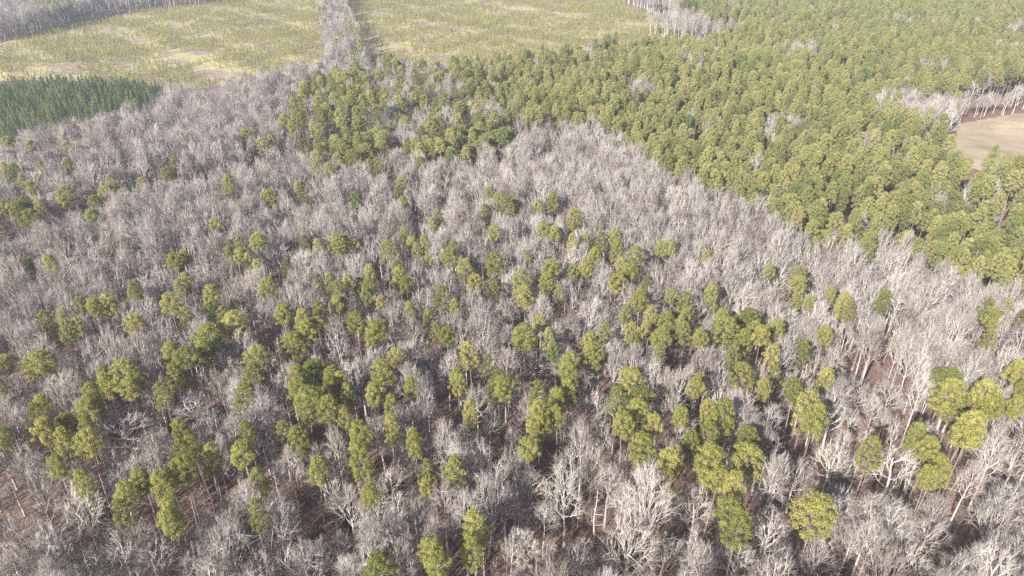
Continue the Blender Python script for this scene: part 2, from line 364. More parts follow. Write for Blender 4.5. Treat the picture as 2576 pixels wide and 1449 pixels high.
# hand-read pine crowns: ninth of the photograph, crown centre x, y, crown width
PX = {
 1: [(1860,1020,100),(2000,1095,100),(2050,1060,60),(2380,590,60),(60,1080,90),(240,1110,70),(515,1120,70),(515,1250,60),(315,1270,60),(1255,1250,110),(1050,1300,80),(780,1360,110),(850,1410,80),(240,1420,60),(1720,1390,90),(2270,1420,90),(100,1290,90),(1030,785,45),(1365,785,35),(2390,1190,90),(2470,1280,80),(2380,1270,70),(1310,1215,60),(930,1390,60),(180,1370,50),(40,1280,70)],
 4: [(60,190,120),(110,100,110),(220,200,150),(305,80,80),(200,60,120),(130,150,110),(510,60,120),(505,115,70),(715,80,95),(695,185,100),(1625,270,80),(2030,50,120),(2270,20,90),(20,330,70),(215,555,95),(385,555,100),(1300,530,110),(1385,500,90),(1745,420,75),(1830,405,55),(1950,390,115),(1720,490,70),(1820,500,100),(1870,535,80),(1940,575,60),(2150,575,95),(2390,415,70),(2310,395,80),(2510,395,130),(1410,670,95),(1350,740,95),(1030,765,110),(2050,720,130),(2390,720,90),(2490,680,90),(2545,740,100),(2540,850,110),(600,880,95),(690,890,110),(820,845,130),(480,945,80),(1290,860,145),(1590,800,110),(1600,890,60),(1410,930,105),(355,985,135),(480,1055,85),(1005,1020,130),(1660,950,110),(1780,980,190),(1580,1090,210),(1560,1190,140),(2130,940,150),(2290,960,120),(2450,920,130),(2400,1030,120),(2230,1150,180),(2320,1060,140),(80,1300,150),(340,1280,230),(1300,1210,125),(1420,1270,160),(1530,1240,90),(1910,1260,170),(1920,1380,160),(800,1400,115),(950,1370,210),(1040,1430,110),(1330,1390,130),(2400,1370,200),(2250,1400,140),(2490,1400,120),(600,1030,70)],
 5: [(120,50,100),(490,85,60),(430,5,60),(1100,20,90),(1180,60,80),(1250,120,130),(1310,110,80),(1080,150,80),(1470,120,90),(1590,70,100),(730,200,90),(690,250,70),(1760,200,100),(1150,320,100),(1540,290,130),(1600,320,90),(30,380,60),(100,420,90),(380,440,145),(470,320,60),(540,390,90),(630,390,80),(560,450,80),(840,430,75),(810,500,115),(920,570,150),(1145,525,145),(1410,510,70),(1740,370,60),(1840,370,85),(1960,370,90),(2040,340,90),(2050,440,100),(1900,490,105),(1860,600,100),(1610,580,135),(1740,600,90),(1570,680,115),(1530,740,70),(1650,760,80),(2200,490,145),(2090,560,70),(2190,620,125),(2060,690,140),(2390,440,75),(2500,430,100),(200,620,100),(420,580,80),(470,650,110),(510,720,105),(660,540,60),(60,690,85),(130,720,100),(230,730,110),(20,870,80),(180,810,80),(310,850,90),(760,800,145),(865,890,70),(1020,710,115),(1150,740,115),(1350,690,160),(1380,780,120),(2260,830,125),(2310,690,60),(540,900,70),(645,950,88),(130,990,155),(280,1060,155),(230,1130,80),(730,1050,90),(810,1090,125),(1350,1080,195),(1475,1000,80),(2130,930,95),(2330,950,105),(2440,980,130),(2180,1040,95),(2280,1050,95),(2400,1130,155),(2180,1140,110),(2545,1010,80),(2410,1240,100),(1550,1110,95),(1590,1210,65),(1860,1120,125),(1970,1050,95),(1880,1220,155),(1710,1290,155),(1700,1400,125),(990,1230,145),(1100,1300,95),(425,1250,125),(310,1370,165),(870,1400,95),(1190,1400,135),(2200,1410,170),(2490,790,70)],
 6: [(890,620,125),(870,710,120),(860,820,85),(950,840,75),(1130,780,85),(1200,840,125),(1250,905,85),(1500,800,105),(660,610,45),(185,500,50),(220,770,110),(210,860,85),(40,860,130),(40,940,100),(30,1050,125),(140,1100,110),(500,960,195),(320,1010,200),(300,960,120),(700,1040,135),(540,1040,100),(450,1130,115),(590,1110,130),(380,1220,90),(650,1230,125),(1080,1090,115),(860,1190,115),(490,1380,190),(690,1400,95),(100,1430,90),(1060,1410,130),(2000,1420,220),(2480,1350,170),(2545,1410,120),(2290,880,110),(2440,870,65),(2350,970,130),(2310,1110,110),(2560,960,45)],
 7: [(60,400,135),(40,60,100),(340,140,110),(280,250,155),(300,380,145),(390,340,100),(660,100,145),(800,10,100),(640,240,165),(520,310,135),(680,330,150),(460,450,135),(650,480,165),(1000,50,150),(1240,70,135),(1820,110,175),(2300,160,230),(2500,180,150),(2260,60,150),(2480,60,130),(1410,330,135),(1350,520,175),(1490,490,85),(1580,570,145),(2160,390,140),(2240,430,155),(1880,380,90),(1850,540,200),(1960,690,135),(2370,710,155),(420,640,100),(1090,760,155),(1230,750,170),(1360,700,175),(930,860,180),(940,980,120),(1320,940,180),(1320,1060,170),(1970,990,90),(620,770,130),(2560,20,80)],
 8: [(30,90,110),(40,270,85),(220,90,135),(340,160,105),(190,370,155),(130,490,120),(370,330,85),(190,590,165),(520,50,115),(570,420,115),(980,200,95),(880,20,115),(1200,60,170),(1290,40,120),(1130,60,110),(1480,90,135),(1470,220,150),(1500,310,160),(1440,420,135),(1440,510,140),(1640,130,140),(1650,280,120),(1690,50,130),(2090,120,165),(2260,120,180),(2200,240,180),(2150,340,150),(2230,450,195),(2370,330,130),(2470,570,200),(2500,780,115),(2520,270,75),(660,700,135),(820,640,165),(640,790,100),(230,850,75),(1010,1100,195),(1020,1270,180),(710,1270,180),(740,1390,180),(260,1420,260)],
 9: [(90,60,130),(320,230,190),(180,220,95),(850,70,170),(920,160,200),(990,250,170),(190,400,200),(180,560,230),(70,500,120),(230,720,160),(480,430,180),(500,560,235),(420,790,170),(400,960,230),(410,1090,220),(970,990,310),(1400,530,180),(1770,420,140),(1830,520,170),(1880,640,170),(1850,740,100),(2000,70,220),(2050,180,200),(2090,300,220),(2130,420,180),(2290,90,200),(2320,190,190),(2480,190,100),(2550,60,100),(620,40,100)],
}
# hand-read bare trees: ninth, foot x, y, top y, crown width, style
BX = [
 (8,1680,1230,570,330,'oak','W'),(8,722,620,130,175,'tall',0),(8,530,690,90,170,'tall',0),(8,1060,1020,400,150,'slim',0),(8,970,720,260,150,'tall',0),(8,810,1310,690,290,'tall',0),(8,310,1240,720,220,'vase',0),
 (8,470,1340,740,170,'slim',0),(8,1405,1095,640,270,'tall',0),(8,1390,1560,1090,250,'tall','W'),(8,2230,1400,600,420,'vase',0),(8,2130,1600,1000,440,'vase',0),(8,2120,900,500,200,'vase',0),(8,1955,790,290,180,'tall',0),
 (8,1860,520,50,280,'oak',0),(8,1790,1550,1230,270,'vase',0),(8,640,760,510,150,'oak',0),(8,70,1480,1090,230,'tall',0),(8,1300,690,290,130,'tall',0),(8,1560,1480,1180,180,'oak',0),(8,2400,1500,1150,330,'vase',0),(8,1120,620,140,150,'tall',0),
 (9,1440,1010,450,400,'open','W'),(9,1050,860,480,320,'oak','W'),(9,780,970,540,260,'oak',0),(9,590,1390,960,340,'vase',0),(9,60,1200,770,270,'oak',0),(9,2180,1340,830,330,'vase',0),(9,2420,1400,850,300,'open',0),(9,2380,860,500,330,'open',0),(9,1260,290,-60,270,'oak',0),
 (9,1500,290,-20,250,'oak',0),(9,1170,1440,1020,200,'tall',0),(9,350,1600,1220,380,'vase',0),(9,940,1600,1200,330,'vase',0),(9,1620,1600,1230,280,'vase','W'),(9,1830,1180,820,230,'vase',0),(9,1750,1350,1080,330,'oak',0),(9,1200,480,180,180,'tall',0),
 (9,2440,560,240,240,'open',0),(9,1300,620,300,160,'slim',0),(9,2480,1500,1000,260,'vase',0),
 (7,500,1275,800,300,'oak',0),(7,785,1330,740,340,'vase','W'),(7,130,1200,700,260,'oak',0),(7,1070,660,170,430,'oak',0),(7,1190,1440,960,210,'tall',0),(7,1650,1440,990,230,'tall',0),(7,1560,500,30,260,'tall',0),(7,1755,980,380,170,'tall',0),
 (7,2130,900,460,230,'oak',0),(7,2200,1500,880,340,'vase',0),(7,2540,1160,560,310,'vase',0),(7,1420,1440,1150,210,'oak',0),(7,1940,1440,1180,150,'slim',0),(7,870,1400,1080,220,'oak',0),(7,60,1560,1270,230,'vase',0),
 (7,2480,1600,1180,260,'tall',0),(7,620,700,480,200,'oak',0),(7,960,760,480,220,'oak',0),
 (5,95,1370,1040,170,'oak','W'),(4,1750,1500,1140,190,'oak','W'),(4,2390,1330,1110,160,'oak',0),(4,2070,1500,1270,130,'tall','W'),(5,700,1500,1240,210,'tall','W'),(5,1430,1500,1180,330,'oak',0),(5,1690,1240,960,270,'oak','W'),(5,2010,1300,1070,150,'tall','W'),
 (5,1880,1500,1310,190,'oak',0),(4,150,1290,980,330,'oak',0),(4,1090,1060,800,240,'oak',0),(4,970,300,60,200,'tall',0),(4,1130,230,20,210,'tall',0),(6,1680,620,390,190,'vase',0),(6,430,210,10,170,'tall','W'),(6,1090,480,310,170,'vase','W'),
 (5,560,1230,1000,180,'vase',0),(5,1500,960,780,150,'tall',0),(5,1900,830,640,130,'tall','W'),
]
SHRUBS = [(7,380,1230,100,'dark evergreen shrub beneath the pale leaning bare trees'),(7,600,1350,150,'dark green evergreen thicket behind the lowest left bare tree'),(7,270,690,55,'small nearly black evergreen bush among bare twigs'),
 (7,40,1240,80,'dark evergreen shrub cut by the left edge of the photo'),(7,700,1260,90,'dark evergreen shrub beside the forked white trunk'),(7,900,720,80,'dark evergreen shrub behind the drooping olive pine clump'),
 (7,1290,300,80,'tall dark evergreen shrub under the slender grey bare tree'),(7,1830,930,110,'dark evergreen shrub at the foot of the slender pine stems'),(7,1680,1010,90,'low dark evergreen shrub near the broken pale trunk'),(7,820,1010,80,'dark evergreen shrub beside the narrow olive pine'),
 (8,90,1050,130,'wide dark evergreen shrub on brown leaf litter'),(8,940,770,85,'dark evergreen shrub beside three thin bare stems'),(8,500,715,80,'dark evergreen shrub at the foot of a tall thin bare tree'),(8,1270,665,40,'tiny dark evergreen bush on the leaf litter slope'),
 (9,2110,820,60,'small dark evergreen bush under the big twisted bare tree'),(9,1440,1310,80,'dark evergreen shrub behind the bottom row of grey crowns'),(9,40,1340,90,'dark evergreen shrub near the bottom beside red-brown litter'),(9,2250,420,110,'dark evergreen shrub in the shade of the tall leaning pines'),
 (5,720,110,60,'small dark evergreen in the middle of the grey canopy'),(5,1230,980,70,'dark evergreen shrub between two bare crowns near the centre')]

# ------------------------------------------------------------------ the ground
def grid_mesh(name, xs, ys, off, m, keep=None):
    v, idx, f = [], {}, []
    def vid(i, j):
        if (i, j) not in idx:
            idx[(i, j)] = len(v); v.append((xs[i], ys[j], terrain(xs[i], ys[j]) + off))
        return idx[(i, j)]
    for j in range(len(ys) - 1):
        for i in range(len(xs) - 1):
            if keep is None or keep(0.5 * (xs[i] + xs[i + 1]), 0.5 * (ys[j] + ys[j + 1])):
                f.append((vid(i, j), vid(i + 1, j), vid(i + 1, j + 1), vid(i, j + 1)))
    me = bpy.data.meshes.new(name); me.from_pydata(v, [], f); me.materials.append(m)
    me.polygons.foreach_set('use_smooth', [True] * len(f)); me.update()
    return tag(link(name, me), kind='structure')
def steps(a, b, s, lo, hi):
    core = list(np.arange(a, b + s, s)); out = []
    x = a; d = s
    while x > lo: d *= 1.5; x -= d; out.append(max(x, lo))
    pre = out[::-1]; out = []; x = core[-1]; d = s
    while x < hi: d *= 1.5; x += d; out.append(min(x, hi))
    return pre + core + out
grid_mesh('ground', steps(-660, 660, 8, -4000, 4000), steps(40, 960, 8, -3000, 5000), 0, M['litter'])
def pol_world(poly):                       # a boundary of the photograph laid out on the ground
    return [at(u, v)[:2] for u, v in poly]
def sheet(name, poly, m, off, s=2.5, grow_near=0.0):
    W = [(x, y) for x, y in pol_world(poly)]
    if grow_near: W = W + []
    xs = [p[0] for p in W]; ys = [p[1] for p in W]
    def keep(x, y):
        return inside(x, y, W) or (grow_near and inside(x, y + grow_near, W))
    return grid_mesh(name, np.arange(min(xs) - 6, max(xs) + 6, s), np.arange(min(ys) - grow_near - 6, max(ys) + 6, s), off, m, keep)
FIELD_A_W = [(-700, 250), (-700, 190), (0, 110), (110, 80), (230, 48), (400, 24), (590, 4), (640, -30), (795, -30), (800, 40), (815, 95), (828, 150), (760, 170), (660, 190), (540, 215), (440, 232), (400, 215), (340, 212), (0, 206)]
FIELD_B_W = [(850, -30), (1480, -30), (1560, 6), (1640, 38), (1720, 58), (1862, 74), (1800, 110), (1460, 150), (1160, 175), (1030, 170), (890, 165), (870, 100), (855, 30)]
sheet('clearcut_field', FIELD_A_W, M['clearcut'], 0.06, 4)
sheet('clearcut_field', FIELD_B_W, M['clearcut'], 0.06, 4)
sheet('straw_field', [(3100, 262), (2576, 283), (2490, 297), (2370, 318), (2330, 350), (2380, 420), (2576, 440), (3100, 440)], M['straw'], 0.06, 2)
def track(name, pts, w, off=0.12):
    P3 = [Vector(at(u, v)) for u, v in pts]; v, f = [], []
    Q = []
    for a, b in zip(P3, P3[1:]):
        n = max(2, int((b - a).length / 6))
        Q += [a.lerp(b, k / n) for k in range(n)]
    Q.append(P3[-1])
    for i, p in enumerate(Q):
        d = (Q[min(i + 1, len(Q) - 1)] - Q[max(i - 1, 0)]); n = Vector((-d.y, d.x, 0)).normalized() * w * 0.5 * R.uniform(0.7, 1.3)
        for s in (1, -1):
            q = p + n * s; v.append((q.x, q.y, terrain(q.x, q.y) + off))
        if i: f.append((2 * i - 2, 2 * i - 1, 2 * i + 1, 2 * i))
    me = bpy.data.meshes.new(name); me.from_pydata(v, [], f); me.materials.append(M['track'])
    return tag(link(name, me), kind='structure')
track('dirt_track', [(0, 186), (60, 188), (130, 190), (200, 193)], 7)
track('dirt_track', [(0, 183), (25, 172), (48, 160)], 4)
track('dirt_track', [(1390, 30), (1430, 42), (1480, 55), (1520, 63), (1600, 72), (1680, 78)], 3.5)
track('dirt_track', [(470, 62), (495, 48), (530, 34), (545, 24)], 5)

# ------------------------------------------------------------------ laying out the trees
places = []        # dict(kind, x, y, z, var, sx, sz, rot, hand)
def add(kind, x, y, var, w, H, hand=False, white=False, rot=None):
    d = (BARE if kind == 'bare' else PINE)[var]
    z = terrain(x, y)
    places.append(dict(kind=kind, x=x, y=y, z=z, var=var, sx=w / d['w'], sz=H / 20.0, rot=R.uniform(0, 6.283) if rot is None else rot, hand=hand, white=white, w=w, H=H))
    return places[-1]
BALL, RND, EGG, LAY = by_style(PINE, 'ball'), by_style(PINE, 'round', 'gappy'), by_style(PINE, 'egg'), by_style(PINE, 'layer')
hand_pines = []
for reg, lst in PX.items():
    for zx, zy, zw in lst:
        u, v = Z(reg, zx, zy)
        H = R.uniform(19.0, 22.5) if reg >= 7 else R.uniform(17.5, 20.5)
        x, y, z = at(u, v, H * 0.84)
        _, _, d = proj(x, y, z + H * 0.84)
        w = max(3.0, min(10.0, zw / 3.0 * d / FV * 1.10))
        if w < 3.6: H *= 0.93; x, y, z = at(u, v, H * 0.84)
        var = R.choice(BALL + RND[:2] + LAY[:1]) if w < 5.2 else R.choice(BALL + RND + RND + LAY) if w < 6.2 else R.choice(by_style(PINE, 'round'))
        t = add('pine', x, y, var, w, H, True); t['u'], t['v'], t['pw'] = u, v, zw / 3.0
        hand_pines.append(t)
hand_bare = []
for reg, bx, by, ty, zw, st, wh in BX:
    u, v = Z(reg, bx, by); _, vt = Z(reg, bx, ty)
    x, y, z = at(u, v)
    dx, dy, dz = ray(u, vt); H = CAM_H + dz / dy * y - z
    H = max(11.0, min(27.0, H)); d = proj(x, y, z + H * .7)[2]
    w = zw / 3.0 * d / FV * 1.05
    t = add('bare', x, y, R.choice(by_style(BARE, st)), w, H, True, wh == 'W')
    t['u'], t['v'], _ = proj(x, y, z + H * 0.72); hand_bare.append(t)

_u, _v = Z(8, 1895, 1235); _x, _y, _z = at(_u, _v)
hand_bare.append(dict(x=_x, y=_y, w=5.0, u=_u, v=Z(8, 1895, 1010)[1]))      # keep the snag in view
def vnoise(x, y, s, k): 
    return math.sin(x / s + k) * math.cos(y / s * 1.13 - k * 2.1) + 0.6 * math.sin((x + y) / s * 1.7 + k * 1.3) + 0.4 * math.cos((x - y * 0.7) / s * 2.9 + k)
occupied = {}
def cell(x, y): return int(x // 6), int(y // 6)
for t in places: occupied.setdefault(cell(t['x'], t['y']), []).append((t['x'], t['y'], 0.42 * t['w']))
def crowded(x, y, r):
    ci, cj = cell(x, y)
    for i in (ci - 1, ci, ci + 1):
        for j in (cj - 1, cj, cj + 1):
            for (a, b, q) in occupied.get((i, j), ()):
                if (a - x) ** 2 + (b - y) ** 2 < (q + r) ** 2: return True
    return False
TALL, OAK, VASE, SLIM, OPEN = (by_style(BARE, s) for s in ('tall', 'oak', 'vase', 'slim', 'open'))
plantation_pts, far_pts = [], []
YMAX = 930
y = 58.0
row = 0
while y < YMAX:
    sp_ = 4.5
    x = -(0.80 * y + 30) + (row % 2) * sp_ / 2
    while x < 0.80 * y + 30:
        px, py = x + R.uniform(-1.7, 1.7), y + R.uniform(-1.7, 1.7); x += sp_
        z = terrain(px, py)
        uc, vc, dc = proj(px, py, z + 15.0); ub, vb, _ = proj(px, py, z)
        if in_field(ub, vb) or inside(uc, vc, FIELD_A) or inside(uc, vc, FIELD_B) or inside(uc, vc, CLEARING): continue
        ut, vt, _ = proj(px, py, z + 18.5)
        if any(inside(*proj(px, py, z + q)[:2], CLEARING) for q in (4.0, 8.0, 11.5)): continue
        if inside(ut, vt, FIELD_A) or inside(ut, vt, FIELD_B) or inside(ut, vt, CLEARING) or inside(ut, vt, PLANTATION): continue
        if inside(uc, vc, FAR_WOOD) or (vc < 0 and uc < 640):
            if R.random() < 0.85: far_pts.append((px, py, z))
            continue
        u8, v8, _ = proj(px, py, z + 6.0)
        if inside(u8, v8, PLANTATION): continue
        kind = None; low = False
        if inside(uc, vc, STRIP) or (640 <= uc < 900 and vc < 140):
            kind = 'pine' if R.random() < (0.38 if (uc < 822 or uc > 872) else 0.05) else 'bare'
            if R.random() < 0.35: continue
            if vc < 0 and uc < 790: continue
        elif inside(ub, vb, CLEARING_BAND): kind = 'bare' if R.random() < 0.6 else None; low = True
        elif inside(uc, vc, CLEARING_EDGE): kind = 'bare' if R.random() < 0.85 else 'pine'
        elif inside(uc, vc, BARE_EDGE): kind = 'bare'
        elif inside(uc, vc, DENSE_PINE):
            kind = 'bare' if (vnoise(px, py, 19, 2.0) > 1.32 or R.random() < 0.035) else 'pine'
        elif inside(uc, vc, MIXED_PINE):
            core = any(inside(uc, vc, q) for q in OLIVE_CORE)
            kind = 'pine' if R.random() < (0.92 if core else 0.44) else 'bare'
        else: kind = 'bare'
        if kind is None: continue
        if kind == 'pine':
            if crowded(px, py, 1.5) or R.random() < 0.24: continue
            if inside(uc, vc, MIXED_PINE): var = R.choice(LAY + LAY + RND + BALL); w, H = R.uniform(3.6, 5.6), R.uniform(16.5, 21)
            else: var = R.choice(EGG + RND + RND); w, H = R.uniform(3.5, 5.0), R.uniform(15.5, 22.5)
            add('pine', px, py, var, w, H)
        else:
            if crowded(px, py, 1.2) or R.random() < (0.10 if vc > 1000 else 0.13): continue
            q = R.random()
            if vc > 800: q = q * 1.0 if q < 0.34 or q > 0.9 else (0.1 if q < 0.66 else q)
            if q < 0.34: var, w = R.choice(TALL), R.uniform(4.3, 6.6)
            elif q < 0.58: var, w = R.choice(OAK), R.uniform(6.0, 9.0)
            elif q < 0.80: var, w = R.choice(VASE), R.uniform(5.5, 8.5)
            elif q < 0.90: var, w = R.choice(OPEN), R.uniform(5.5, 8.0)
            else: var, w = R.choice(SLIM), R.uniform(2.2, 3.8)
            H0 = R.uniform(15.5, 21.5) * (0.9 if var in SLIM else 1.0)
            if low: H0 *= 0.66; w *= 0.8
            for kH in (1.0, 0.86, 0.72, 0.58, 0.46, 0.36):
                H = H0 * kH; wk = w * (kH ** 0.65)
                uu, vv, dd = proj(px, py, z + H * 0.78); hw = 0.5 * wk * FV / dd
                bad = False
                for t in hand_pines:                       # keep the hand-read pines in view
                    if t['y'] > py - 1.5:
                        if abs(uu - t['u']) < hw * 0.48 + t['pw'] * 0.40 and -0.45 * t['pw'] - hw * 0.2 < vv - t['v'] < t['pw'] * 0.36 + hw * 0.64: bad = True; break
                if not bad and vv > 850:
                    for t in hand_bare:
                        if t['y'] > py and abs(uu - t['u']) < 0.30 * (t['w'] * FV / dd) + hw * 0.3 and abs(vv - t['v']) < 0.45 * (t['w'] * FV / dd) + hw * 0.5: bad = True; break
                if not bad: break
            w = wk
            if bad: continue
            add('bare', px, py, var, w, H)
    y += sp_ * 0.87; row += 1

# ------------------------------------------------------------------ single trees: the ones that show largest
for t in places:
    t['u'], t['v'], t['d'] = proj(t['x'], t['y'], t['z'] + t['H'] * 0.78)
def in_frame(t, m=0): return -m < t['u'] < 2576 + m and -m < t['v'] < 1449 + 60
def pick(kind, n):
    c = [t for t in places if t['kind'] == kind and in_frame(t)]
    c.sort(key=lambda t: -(t['w'] * t['H'] ** 0.5 / t['d'] + (10 if t['hand'] and kind == 'bare' else 0)))
    return c[:n]
single_pines, single_bare = pick('pine', 300), pick('bare', 300)
LAND = [((8, 1893, 1000), 'the branch-stubbed dead snag'), ((7, 1850, 1320), 'the fallen logs'), ((9, 1600, 620), 'the whitest wide bare tree'), ((9, 970, 990), 'the broad domed pine'), ((9, 500, 500), 'the tall egg-shaped pine'),
        ((9, 190, 480), 'the bright green double pine'), ((9, 400, 1020), 'the lowest yellow-green pine'), ((9, 1850, 550), 'the long leaning pine'), ((9, 2060, 240), 'the long pine by the right edge'), ((9, 1400, 530), 'the small round pine by the white tree'),
        ((9, 2250, 1020), 'the big vase-shaped bottom right tree'), ((9, 590, 1150), 'the forked bare tree beside the domed pine'), ((8, 1690, 750), 'the pale shaggy oak'), ((8, 1010, 1200), 'the bottom pine with yellow top'), ((8, 710, 1320), 'the bottom mustard-green pine'),
        ((8, 260, 1420), 'the half-cut pine on the bottom edge'), ((8, 1460, 300), 'the stacked pine column'), ((8, 2180, 250), 'the big four-pine clump'), ((8, 190, 590), 'the pale lollipop pine'), ((8, 2230, 1000), 'the tangled pale bottom thicket'),
        ((8, 740, 670), 'the flat olive pine pair'), ((7, 1340, 800), 'the drooping olive pine clump'), ((7, 1850, 540), 'the dark round pine above the slender stems'), ((7, 620, 380), 'the feathery left pine clump'), ((7, 690, 960), 'the forked white trunk bottom left'),
        ((7, 1030, 400), 'the wide grey crown bottom left'), ((7, 2240, 430), 'the dark and light pine couple'), ((7, 2350, 150), 'the large bright pine mass'), ((7, 300, 300), 'the twin pines at far left'), ((4, 1700, 1020), 'the huge dark twin pine'),
        ((4, 340, 1280), 'the wide pyramid pine'), ((4, 1910, 1300), 'the tall oval pine beside a white tree'), ((4, 2300, 1080), 'the pine bank left of centre'), ((4, 130, 130), 'the dark pine cluster on the left edge'), ((4, 300, 555), 'the two lone dots of pine'),
        ((4, 1800, 480), 'the small pine garland'), ((4, 750, 870), 'the trio of olive pines'), ((4, 1290, 860), 'the single ball-shaped pine'), ((5, 1350, 1080), 'the big dark pine ball near centre'), ((5, 2330, 1050), 'the many-headed pine grove'),
        ((5, 1690, 1080), 'the white fan-shaped bare tree'), ((5, 760, 800), 'the dark mop-headed pine'), ((5, 920, 560), 'the twin round pines above centre'), ((5, 470, 650), 'the narrow yellow pine stack'), ((5, 1600, 640), 'the pine knot at the centre'),
        ((5, 2190, 560), 'the tall two-tier pine'), ((5, 1250, 120), 'the bright pine tuft in grey canopy'), ((5, 380, 440), 'the bell-shaped pine'), ((5, 1720, 1320), 'the sloping pine bank'), ((5, 130, 1020), 'the paired pines beside a white crown'),
        ((6, 890, 680), 'the lone two-storey pine'), ((6, 400, 1060), 'the dense pine grove right of centre'), ((6, 1190, 840), 'the diagonal pine trio'), ((6, 1680, 480), 'the fan-shaped bare tree under the pine edge'), ((6, 2350, 930), 'the hazy pines by the right edge'),
        ((6, 1900, 500), 'the pine forest edge'), ((1, 1860, 1020), 'the round lone pine on the grey hill'), ((1, 2300, 1050), 'the olive pine patch'), ((1, 600, 750), 'the dark green plantation'), ((2, 800, 1050), 'the olive pine bank'), ((3, 2400, 950), 'the straw clearing')]
LANDP = [(Z(*p), n) for p, n in LAND]
ORD = ['', 'second', 'third', 'fourth', 'fifth', 'sixth', 'seventh', 'eighth', 'ninth', 'tenth', 'eleventh', 'twelfth', 'thirteenth', 'fourteenth', 'fifteenth', 'sixteenth', 'seventeenth', 'eighteenth', 'nineteenth', 'twentieth', 'twenty-first', 'twenty-second', 'twenty-third', 'twenty-fourth', 'twenty-fifth', 'twenty-sixth', 'twenty-seventh', 'twenty-eighth', 'twenty-ninth', 'thirtieth']
def describe(trees, noun, looks):
    cells = {}
    for t in trees:
        (lu, lv), n = min(LANDP, key=lambda L: (L[0][0] - t['u']) ** 2 + (L[0][1] - t['v']) ** 2)
        du, dv = t['u'] - lu, t['v'] - lv; dist = math.hypot(du, dv)
        rel = ('left of' if du < 0 else 'right of') if abs(du) > abs(dv) else ('behind' if dv < 0 else 'in front of')
        if dist < 16: rel = 'at'
        cells.setdefault((n, rel), []).append((dist, t))
    for (n, rel), L in cells.items():
        L.sort(key=lambda q: q[0])
        for k, (_, t) in enumerate(L):
            o = ORD[k] if k < len(ORD) else 'outermost'
            s = looks(t) + ' ' + noun + ', ' + (o + ' ' if o else '' if rel == 'at' else 'first ') + rel + ' ' + n
            t['label'] = s
def bare_look(t):
    w = t['w']; st = BARE[t['var']]['style']
    a = 'whitish' if t['white'] else 'grey'
    return {'oak': a + ' spreading', 'vase': a + ' vase-shaped', 'tall': a + ' upright', 'open': a + ' open-crowned', 'slim': a + ' thin'}[st] + ' bare'
def pine_look(t):
    w = t['w']; st = PINE[t['var']]['style']
    return ('broad' if w > 6.2 else 'small' if w < 4.0 else 'middling') + ' ' + {'round': 'rounded', 'ball': 'ball-topped', 'egg': 'oval', 'gappy': 'ragged', 'layer': 'olive'}[st]
describe(single_pines, 'pine', pine_look); describe(single_bare, 'tree', bare_look)
white_cache = {}
def place_single(t, name, cat, group, D):
    e = bpy.data.objects.new(name, None); COL.objects.link(e); e.empty_display_size = 0.5
    e.location = (t['x'], t['y'], t['z']); e.rotation_euler = (R.gauss(0, .03), R.gauss(0, .03), t['rot']); e.scale = (t['sx'], t['sx'], t['sz'])
    tag(e, t['label'], cat, group)
    tm, cm = D['T'], (D['CF'] if t['kind'] == 'pine' and not t['hand'] else D['C'])
    if t['white']:
        if t['var'] not in white_cache:
            a, c = tm.copy(), cm.copy(); a.materials[0] = M['white_bark']; c.materials[0] = M['pale_twig']; white_cache[t['var']] = (a, c)
        tm, cm = white_cache[t['var']]
    link('trunk', tm, e); link('crown', cm, e)
for t in single_pines: t['single'] = True; place_single(t, 'pine_tree', 'pine', 'pines standing among the bare trees', PINE[t['var']])
for t in single_bare: t['single'] = True; place_single(t, 'bare_tree', 'tree', 'leafless trees of the near woods', BARE[t['var']])

# ------------------------------------------------------------------ the rest of the woods: one mass of each kind
def proto_collection(name, meshes):
    c = bpy.data.collections.new(name)
    for k, me in enumerate(meshes): c.objects.link(bpy.data.objects.new('%s_%02d' % (name, k), me))
    return c
def mass(name, pts, coll, label, cat, n):
    if not pts: return
    me = bpy.data.meshes.new(name); me.from_pydata([p[:3] for p in pts], [], [])
    for an, ty, k in (('vid', 'INT', 3), ('turn', 'FLOAT_VECTOR', 4), ('size', 'FLOAT_VECTOR', 5)):
        a = me.attributes.new(an, ty, 'POINT')
        if ty == 'INT': a.data.foreach_set('value', [int(p[k]) for p in pts])
        else: a.data.foreach_set('vector', [c for p in pts for c in p[k]])
    o = tag(link(name, me), label, cat, kind='stuff')
    g = bpy.data.node_groups.new(name + '_nodes', 'GeometryNodeTree')
    g.interface.new_socket('Geometry', in_out='INPUT', socket_type='NodeSocketGeometry'); g.interface.new_socket('Geometry', in_out='OUTPUT', socket_type='NodeSocketGeometry')
    gi, go = g.nodes.new('NodeGroupInput'), g.nodes.new('NodeGroupOutput')
    ci = g.nodes.new('GeometryNodeCollectionInfo'); ci.inputs[0].default_value = coll; ci.inputs['Separate Children'].default_value = True; ci.inputs['Reset Children'].default_value = True
    ip = g.nodes.new('GeometryNodeInstanceOnPoints'); ip.inputs['Pick Instance'].default_value = True
    def attr(nm, ty): q = g.nodes.new('GeometryNodeInputNamedAttribute'); q.data_type = ty; q.inputs[0].default_value = nm; return [s for s in q.outputs if s.enabled and s.name == 'Attribute'][0]
    g.links.new(gi.outputs[0], ip.inputs['Points']); g.links.new(ci.outputs[0], ip.inputs['Instance'])
    g.links.new(attr('vid', 'INT'), ip.inputs['Instance Index']); g.links.new(attr('turn', 'FLOAT_VECTOR'), ip.inputs['Rotation']); g.links.new(attr('size', 'FLOAT_VECTOR'), ip.inputs['Scale'])
    g.links.new(ip.outputs[0], go.inputs[0])
    md = o.modifiers.new('trees', 'NODES'); md.node_group = g
    return o
bare_coll = proto_collection('bare_kind', [d['J'] for d in BARE]); pine_coll = proto_collection('pine_kind', [d['J'] for d in PINE])
